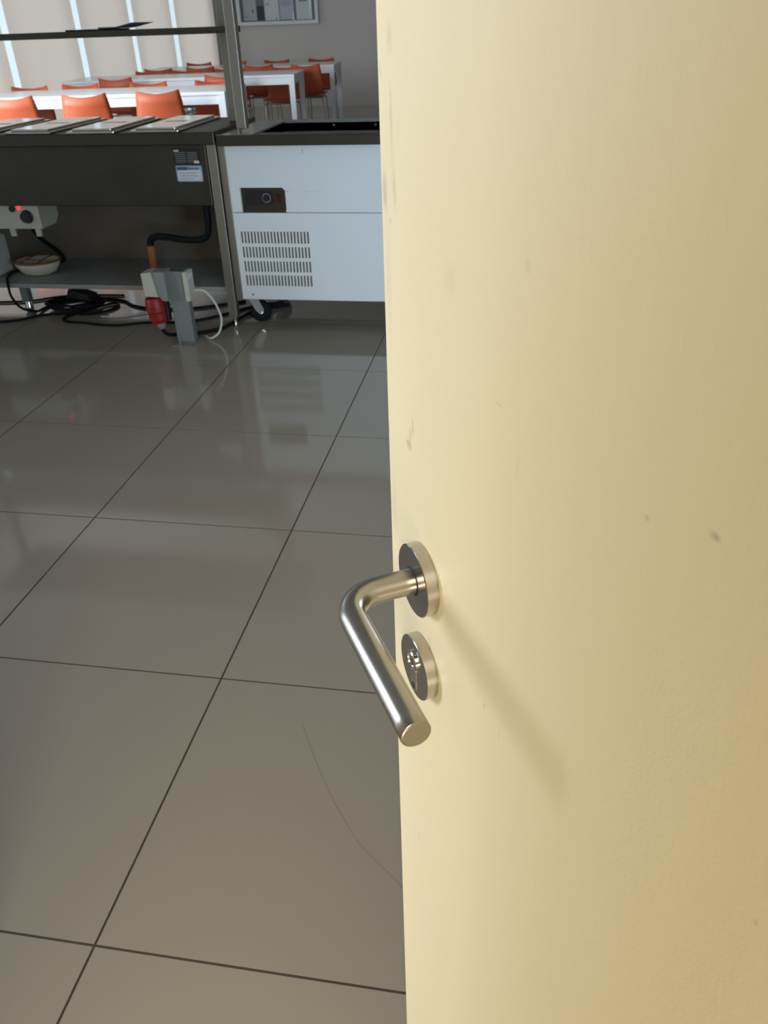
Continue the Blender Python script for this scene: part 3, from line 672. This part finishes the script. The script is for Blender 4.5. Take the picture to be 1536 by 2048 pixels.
# ------------------------------------------------------------------ cables, basket and bottle under the counter
tag(MB().tube(smooth_path([(-1.75, 2.95, 0.0062), (-1.45, 2.87, 0.0062), (-1.345, 2.868, 0.0062), (-1.25, 2.905, 0.0062), (-1.18, 2.985, 0.0062), (-1.06, 3.01, 0.0062), (-0.93, 3.02, 0.0065), (-0.86, 3.09, 0.0065), (-0.85, 3.17, 0.0065), (-0.90, 3.19, 0.0070), (-1.00, 3.03, 0.0075), (-1.035, 2.945, 0.0062), (-0.99, 2.895, 0.0062), (-0.90, 2.885, 0.0062), (-0.80, 2.862, 0.0062), (-0.70, 2.862, 0.0062), (-0.60, 2.905, 0.0062), (-0.50, 2.915, 0.0062), (-0.43, 2.925, 0.0062), (-0.33, 2.97, 0.0062), (-0.24, 3.06, 0.0062), (-0.14, 3.18, 0.0062), (0.0, 3.28, 0.0062)]), 0.0062, 9).obj('black_cable', RUBBER), 'long black cable trailing along the floor in front of the counter shelf', 'cable')
tag(MB().tube(smooth_path([(-1.27, 3.255, 0.1848), (-1.32, 3.23, 0.1848), (-1.358, 3.12, 0.1855), (-1.325, 3.00, 0.1865), (-1.290, 2.945, 0.1875), (-1.272, 2.916, 0.172), (-1.268, 2.912, 0.12), (-1.250, 2.94, 0.055), (-1.225, 3.02, 0.014), (-1.225, 3.10, 0.0062), (-1.20, 3.19, 0.0062), (-1.08, 3.265, 0.0062), (-0.95, 3.27, 0.0062), (-0.85, 3.24, 0.0062), (-0.77, 3.17, 0.0062), (-0.66, 3.13, 0.0062), (-0.50, 3.13, 0.0062), (-0.36, 3.18, 0.0062), (-0.20, 3.28, 0.0062)]), 0.0062, 9).obj('black_cable', RUBBER), 'black cable looping from behind the bread basket over the shelf edge to the floor', 'cable')
tag(MB().tube(smooth_path([(-1.75, 3.15, 0.0062), (-1.45, 3.19, 0.0062), (-1.35, 3.22, 0.0062), (-1.27, 3.28, 0.0062), (-1.15, 3.325, 0.0062), (-0.90, 3.34, 0.0062)]), 0.0055, 9).obj('black_cable', RUBBER), 'black cable lying furthest back on the floor, coming in from the left', 'cable')
heap = []
for k in range(46):
    t = k/45*2*PI*6.5
    heap.append((-1.055 + (0.118+0.030*math.sin(t*0.37))*math.cos(t) + 0.02*math.sin(t*1.7), 3.10 + (0.085+0.02*math.cos(t*0.53))*math.sin(t), 0.026+0.020*k/45+0.006*math.sin(t*2.3)))
tag(MB().tube(smooth_path(heap, 5), 0.0064, 9).obj('coiled_cable', RUBBER), 'tangled coil of black cable heaped on the floor under the counter', 'cable')
ps = thing('power_strip', 'black socket block lying on top of the tangled cable coil', 'socket', (-1.01, 3.11, 0.0602), -0.25)
MB().prism([(-0.075, 0.0), (0.080, 0.0), (0.072, 0.026), (-0.050, 0.046)], 'y', -0.034, 0.034).obj('block', BLACK, ps, org=(0, 0, 0))
MB().tube([(0.080, 0, 0.014), (0.115, 0.004, 0.010)], [0.012, 0.007], 10).obj('strain_relief', RUBBER, ps, org=(0, 0, 0))
tag(MB().tube(smooth_path([(-0.86, 2.99, 0.0052), (-0.80, 2.99, 0.0042), (-0.73, 3.01, 0.0042), (-0.665, 3.06, 0.0060), (-0.64, 3.13, 0.0175), (-0.61, 3.20, 0.0060), (-0.52, 3.36, 0.0042)]), 0.0035, 8).obj('pale_cable', WHITEP), 'thin pale cable on the floor right of the black cable coil', 'cable')

tag(MB().tube(smooth_path([(-1.135, 3.03, 0.4320), (-1.135, 3.032, 0.412), (-1.138, 3.09, 0.35), (-1.150, 3.22, 0.265), (-1.165, 3.28, 0.21), (-1.205, 3.32, 0.1915), (-1.28, 3.34, 0.1910)]), 0.0115, 10).obj('supply_cable', RUBBER), 'thick black cable from the control box down behind the bread basket', 'cable')
bk = thing('bread_basket', 'small round basket with cream cloth liner and brown rim on the lower shelf', 'basket', (-1.215, 3.12, 0.178))
def wav(r, h, th): return (r*(1+0.02*math.sin(th*9)+0.015*math.sin(th*5+1)), h+0.002*math.sin(th*7))
prof = [(0.0, 0.0006), (0.060, 0.0006), (0.085, 0.012), (0.104, 0.040), (0.118, 0.068), (0.112, 0.069), (0.098, 0.042), (0.080, 0.018), (0.0, 0.010)]
seg = 48; V2 = []; F2 = []
for r, h in prof:
    for k in range(seg):
        th = 2*PI*k/seg; r2, h2 = wav(r, h, th) if 0.005 < h < 0.065 else (r, h)
        V2.append((-1.215+r2*math.cos(th), 3.12+0.86*r2*math.sin(th), 0.178+h2))
for i in range(len(prof)-1):
    for k in range(seg):
        k2 = (k+1) % seg; F2.append((i*seg+k, i*seg+k2, (i+1)*seg+k2, (i+1)*seg+k))
MB().add(V2, F2, True).obj('cloth_liner', CLOTH, bk)
rim = [(-1.215+0.1165*math.cos(t), 3.12+0.1005*math.sin(t), 0.178+0.069) for t in [2*PI*k/40 for k in range(41)]]
MB().tube(rim, 0.0058, 8, cap=False).obj('rim', WICKER, bk)
for x in (-1.255, -1.165):
    MB().tube(smooth_path([(x, 3.025, 0.2480), (x+0.004, 3.07, 0.256), (x+0.006, 3.12, 0.2580), (x+0.004, 3.17, 0.256), (x, 3.212, 0.2480)], 4), 0.0035, 8).obj('strap', WICKER, bk)
MB().tube(smooth_path([(-1.252, 3.07, 0.2575), (-1.21, 3.068, 0.2590), (-1.162, 3.07, 0.2575)], 4), 0.0030, 8).obj('strap', WICKER, bk)
cn = thing('plastic_canister', 'white plastic canister at the left edge on the lower shelf', 'canister', (-1.452, 3.10, 0.178))
MB().box(-1.54, -1.385, 3.02, 3.17, 0.1785, 0.372, 0.014).obj('canister_body', WHITEP, cn)
MB().lathe([(0.022, 0), (0.022, 0.026), (0, 0.026)], (-1.46, 3.095, 0.372), (0, 0, 1), 20).obj('cap', WHITEP, cn)

# ------------------------------------------------------------------ dining tables
def make_table(wd, dp, mid=None):
    t = thing('dining_table', '', 'table')
    MB().box(0, wd, 0, dp, 0.724, 0.75, 0.003).obj('tabletop', TABLE, t, org=(0, 0, 0))
    ap = MB().box(0.055, wd-0.055, 0.012, 0.034, 0.655, 0.7238).box(0.055, wd-0.055, dp-0.034, dp-0.012, 0.655, 0.7238)
    ap.box(0.012, 0.034, 0.055, dp-0.055, 0.655, 0.7238).box(wd-0.034, wd-0.012, 0.055, dp-0.055, 0.655, 0.7238)
    ap.obj('apron', TABLEM, t, org=(0, 0, 0))
    for x in (0.004, wd-0.064) + ((mid,) if mid else ()):
        for y in (0.004, dp-0.064):
            m = MB(); tp = 0.010
            xa, xb = x, x+0.060; ya, yb = y, y+0.060
            bx0, bx1 = (xa, xb-tp) if x < 0.1 else (xa+tp, xb); by0, by1 = (ya, yb-tp) if y < 0.1 else (ya+tp, yb)
            m.add([(bx0, by0, 0.0005), (bx1, by0, 0.0005), (bx1, by1, 0.0005), (bx0, by1, 0.0005), (xa, ya, 0.7238), (xb, ya, 0.7238), (xb, yb, 0.7238), (xa, yb, 0.7238)],
                  [(3, 2, 1, 0), (4, 5, 6, 7), (0, 1, 5, 4), (1, 2, 6, 5), (2, 3, 7, 6), (3, 0, 4, 7)])
            m.obj('leg', TABLEM, t, org=(0, 0, 0))
    return t
def put_table(t, fr_corner, rz, wd, label):
    # fr_corner: front right corner in the room
    c = Vector((math.cos(rz), math.sin(rz), 0))
    t.location = Vector((fr_corner[0], fr_corner[1], 0)) - c*wd; t.rotation_euler = (0, 0, rz); t['label'] = label; t['group'] = 'white canteen tables'
R6 = math.radians(6.0)
tA = make_table(2.50, 0.88, 1.09); put_table(tA, (-1.345, 6.58), R6, 2.50, 'long white canteen table in the nearest row, behind the three nearest chairs')
tC = make_table(2.54, 0.90); put_table(tC, (-1.335, 8.82), math.radians(7.5), 2.54, 'long white canteen table in the middle row, its left end by the blinds')
tE = make_table(2.50, 0.90); put_table(tE, (-1.325, 10.78), R6, 2.50, 'long white canteen table in the far row, nearest to the notice board')

# ------------------------------------------------------------------ orange chairs
def make_chair():
    t = thing('canteen_chair', '', 'chair')
    prof = [(0.205, 0.430), (0.190, 0.446), (0.12, 0.448), (0.02, 0.437), (-0.08, 0.432), (-0.150, 0.440), (-0.190, 0.470), (-0.208, 0.520), (-0.222, 0.60), (-0.236, 0.69), (-0.249, 0.762)]
    hw = [0.175, 0.185, 0.200, 0.205, 0.208, 0.208, 0.208, 0.206, 0.200, 0.190, 0.176]
    n = 10; V = []; F = []
    for i, ((y, z), w) in enumerate(zip(prof, hw)):
        for k in range(n+1):
            u = -1+2*k/n
            back = max(0.0, (z-0.46)/0.31) if i >= 6 else 0.0
            yy = y + (0.040*min(1, back*1.6)*u*u if i >= 6 else 0)
            zz = z + (0.014*u*u if i < 7 else 0.014*u*u*(1-back)) + (0.026*u*u if i == 10 else (0.010*u*u if i == 9 else 0))
            V.append((w*u, yy, zz))
    for i in range(len(prof)-1):
        for k in range(n): F.append((i*(n+1)+k, i*(n+1)+k+1, (i+2-1)*(n+1)+k+1, (i+1)*(n+1)+k))
    # give the shell its thickness along vertex normals
    bm = bmesh.new(); vs = [bm.verts.new(p) for p in V]
    for f in F: bm.faces.new([vs[i] for i in f])
    bm.normal_update(); bmesh.ops.solidify(bm, geom=bm.faces[:], thickness=0.007)
    bmesh.ops.recalc_face_normals(bm, faces=bm.faces[:])
    me = bpy.data.meshes.new('seat_shell'); bm.to_mesh(me); bm.free()
    me.polygons.foreach_set('use_smooth', [True]*len(me.polygons)); me.materials.append(ORANGE)
    o = bpy.data.objects.new('seat_shell', me); COL.objects.link(o); o.parent = t
    for y in (-0.10, 0.12): MB().tube([(-0.165, y, 0.412), (0.165, y, 0.412)], 0.009, 8).obj('crossbar', CHLEG, t, org=(0, 0, 0))
    for sx in (-1, 1):
        for y0, y1 in ((0.12, 0.19), (-0.10, -0.205)):
            MB().tube(smooth_path([(sx*0.13, y0, 0.412), (sx*0.165, y0+(y1-y0)*0.15, 0.408), (sx*0.178, y0+(y1-y0)*0.35, 0.385), (sx*0.184, y0+(y1-y0)*0.65, 0.20), (sx*0.190, y1, 0.0008)], 4), 0.0095, 8).obj('leg', CHLEG, t, org=(0, 0, 0))
    return t
chair0 = make_chair(); used = [False]
def chair(x, y, rz, label):
    # x, y: middle of the top of the back
    c = chair0 if not used[0] else copy_tree(chair0); used[0] = True
    back = Vector((math.sin(rz), -math.cos(rz), 0))*0.235
    c.location = (x-back.x, y-back.y, 0); c.rotation_euler = (0, 0, rz); c['label'] = label; c['group'] = 'orange canteen chairs'
rnd = lambda a: math.radians(random.uniform(-a, a))
near = [(-2.945, 5.98, 'orange chair with its back to the camera, cut by the left edge of the photo'),
        (-2.355, 6.07, 'orange chair with its back to the camera, middle one of the nearest three'),
        (-1.815, 6.28, 'orange chair with its back to the camera, right one of the nearest three')]
for x, y, l in near: chair(x, y, R6+rnd(2)+math.radians(5), l)
t1n = [(-3.52, 7.29, 'orange chair across the nearest table, leftmost, beside the first bright window gap'),
       (-3.075, 7.43, 'orange chair across the nearest table, above the middle near chair'),
       (-2.42, 7.52, 'orange chair across the nearest table, left of the right near chair'),
       (-1.80, 7.60, 'orange chair across the nearest table, just left of the steel posts')]
for x, y, l in t1n: chair(x, y, PI+R6+rnd(2), l)
t2s = [(-3.14, 8.28, 'orange chair on the near side of the middle table, above the middle near chair'),
       (-2.02, 8.42, 'orange chair on the near side of the middle table, just left of the steel posts')]
for x, y, l in t2s: chair(x, y, R6+rnd(3), l)
t2n = [(-3.30, 9.60, 'orange chair across the middle table, leftmost, right of the second bright window gap'),
       (-2.87, 9.66, 'orange chair across the middle table, second from the left'),
       (-2.36, 9.75, 'orange chair across the middle table, partly behind the steel posts'),
       (-1.76, 9.95, 'orange chair across the middle table, tucked under its right end')]
for x, y, l in t2n: chair(x, y, PI+R6+rnd(2), l)
t3s = [(-3.42, 10.08, 'orange chair on the near side of the far table, leftmost'),
       (-2.95, 10.30, 'orange chair on the near side of the far table, left of the steel posts'),
       (-2.20, 10.36, 'orange chair on the near side of the far table, just right of the steel posts'),
       (-1.56, 10.20, 'orange chair pulled out at the right end of the far table, back in view')]
for x, y, l in t3s: chair(x, y, R6+rnd(3), l)
t3n = [(-3.46, 11.66, 'orange chair on the wall side of the far table, by the last window gap'),
       (-2.98, 11.76, 'orange chair on the wall side of the far table, behind the steel posts'),
       (-2.38, 11.85, 'orange chair on the wall side of the far table, below the notice board'),
       (-1.77, 11.98, 'orange chair on the wall side of the far table, rightmost')]
for x, y, l in t3n: chair(x, y, PI+R6+rnd(2), l)

# ------------------------------------------------------------------ notice board
NY = YF
nb = thing('notice_board', 'white framed glazed notice board on the far wall', 'notice board', (-2.95, NY, 1.2))
NX0, NX1, NZ0, NZ1, FWD = -3.64, -2.285, 1.198, 2.15, 0.052
MB().box(NX0, NX1, NY-0.07, NY, NZ0, NZ0+FWD, 0.003).box(NX0, NX1, NY-0.07, NY, NZ1-FWD, NZ1, 0.003).box(NX0, NX0+FWD, NY-0.07, NY, NZ0+FWD, NZ1-FWD).box(NX1-FWD, NX1, NY-0.07, NY, NZ0+FWD, NZ1-FWD).obj('frame', TABLEM, nb)
MB().box(NX0+FWD, NX1-FWD, NY-0.012, NY-0.001, NZ0+FWD, NZ1-FWD).obj('backing', BOARDB, nb)
MB().box(NX0+FWD, NX1-FWD, NY-0.052, NY-0.048, NZ0+FWD, NZ1-FWD).obj('glass_pane', GLASS, nb)
papers = [(-3.545, -3.325, 1.270, 1.62, PAPERG, 'pale grey notice with a green mark at the left of the notice board'),
          (-3.315, -3.195, 1.268, 1.468, NAVY, 'dark navy card on the notice board beside the grey notice'),
          (-3.185, -2.945, 1.262, 1.55, PAPER, 'bright white notice in the middle of the notice board'),
          (-2.930, -2.700, 1.268, 1.56, PAPERB, 'blue grey notice right of the middle on the notice board'),
          (-2.655, -2.395, 1.262, 1.57, PAPER, 'white notice with a dark heading at the right of the notice board')]
for (x0, x1, z0, z1, m, l) in papers:
    t = thing('pinned_notice', l, 'notice', ((x0+x1)/2, NY-0.013, z0), group='notices in the notice board')
    MB().box(x0, x1, NY-0.0145, NY-0.0125, z0, z1).obj('sheet', m, t)
    pr = MB()
    if m is PAPERG:
        pr.box(x0+0.04, x0+0.075, NY-0.0152, NY-0.0146, z0+0.042, z0+0.058)
        MB().prism(rrect(x0+0.145, x0+0.175, z0+0.10, z0+0.155, 0.012), 'y', NY-0.0152, NY-0.0146).obj('green_mark', GREEN, t)
    elif m is PAPER and x0 < -3:
        pr.box(x0+0.03, x0+0.085, NY-0.0152, NY-0.0146, z0+0.215, z0+0.228).prism(rrect(x0+0.175, x0+0.205, z0+0.012, z0+0.036, 0.008), 'y', NY-0.0152, NY-0.0146)
    elif m is PAPER:
        pr.box(x0+0.05, x0+0.19, NY-0.0152, NY-0.0146, z0+0.245, z0+0.285)
    elif m is PAPERB:
        for k in range(5): pr.box(x0+0.03, x1-0.03, NY-0.0152, NY-0.0146, z0+0.19+0.015*k, z0+0.194+0.015*k)
    else:
        continue
    pr.obj('printing', INK, t)
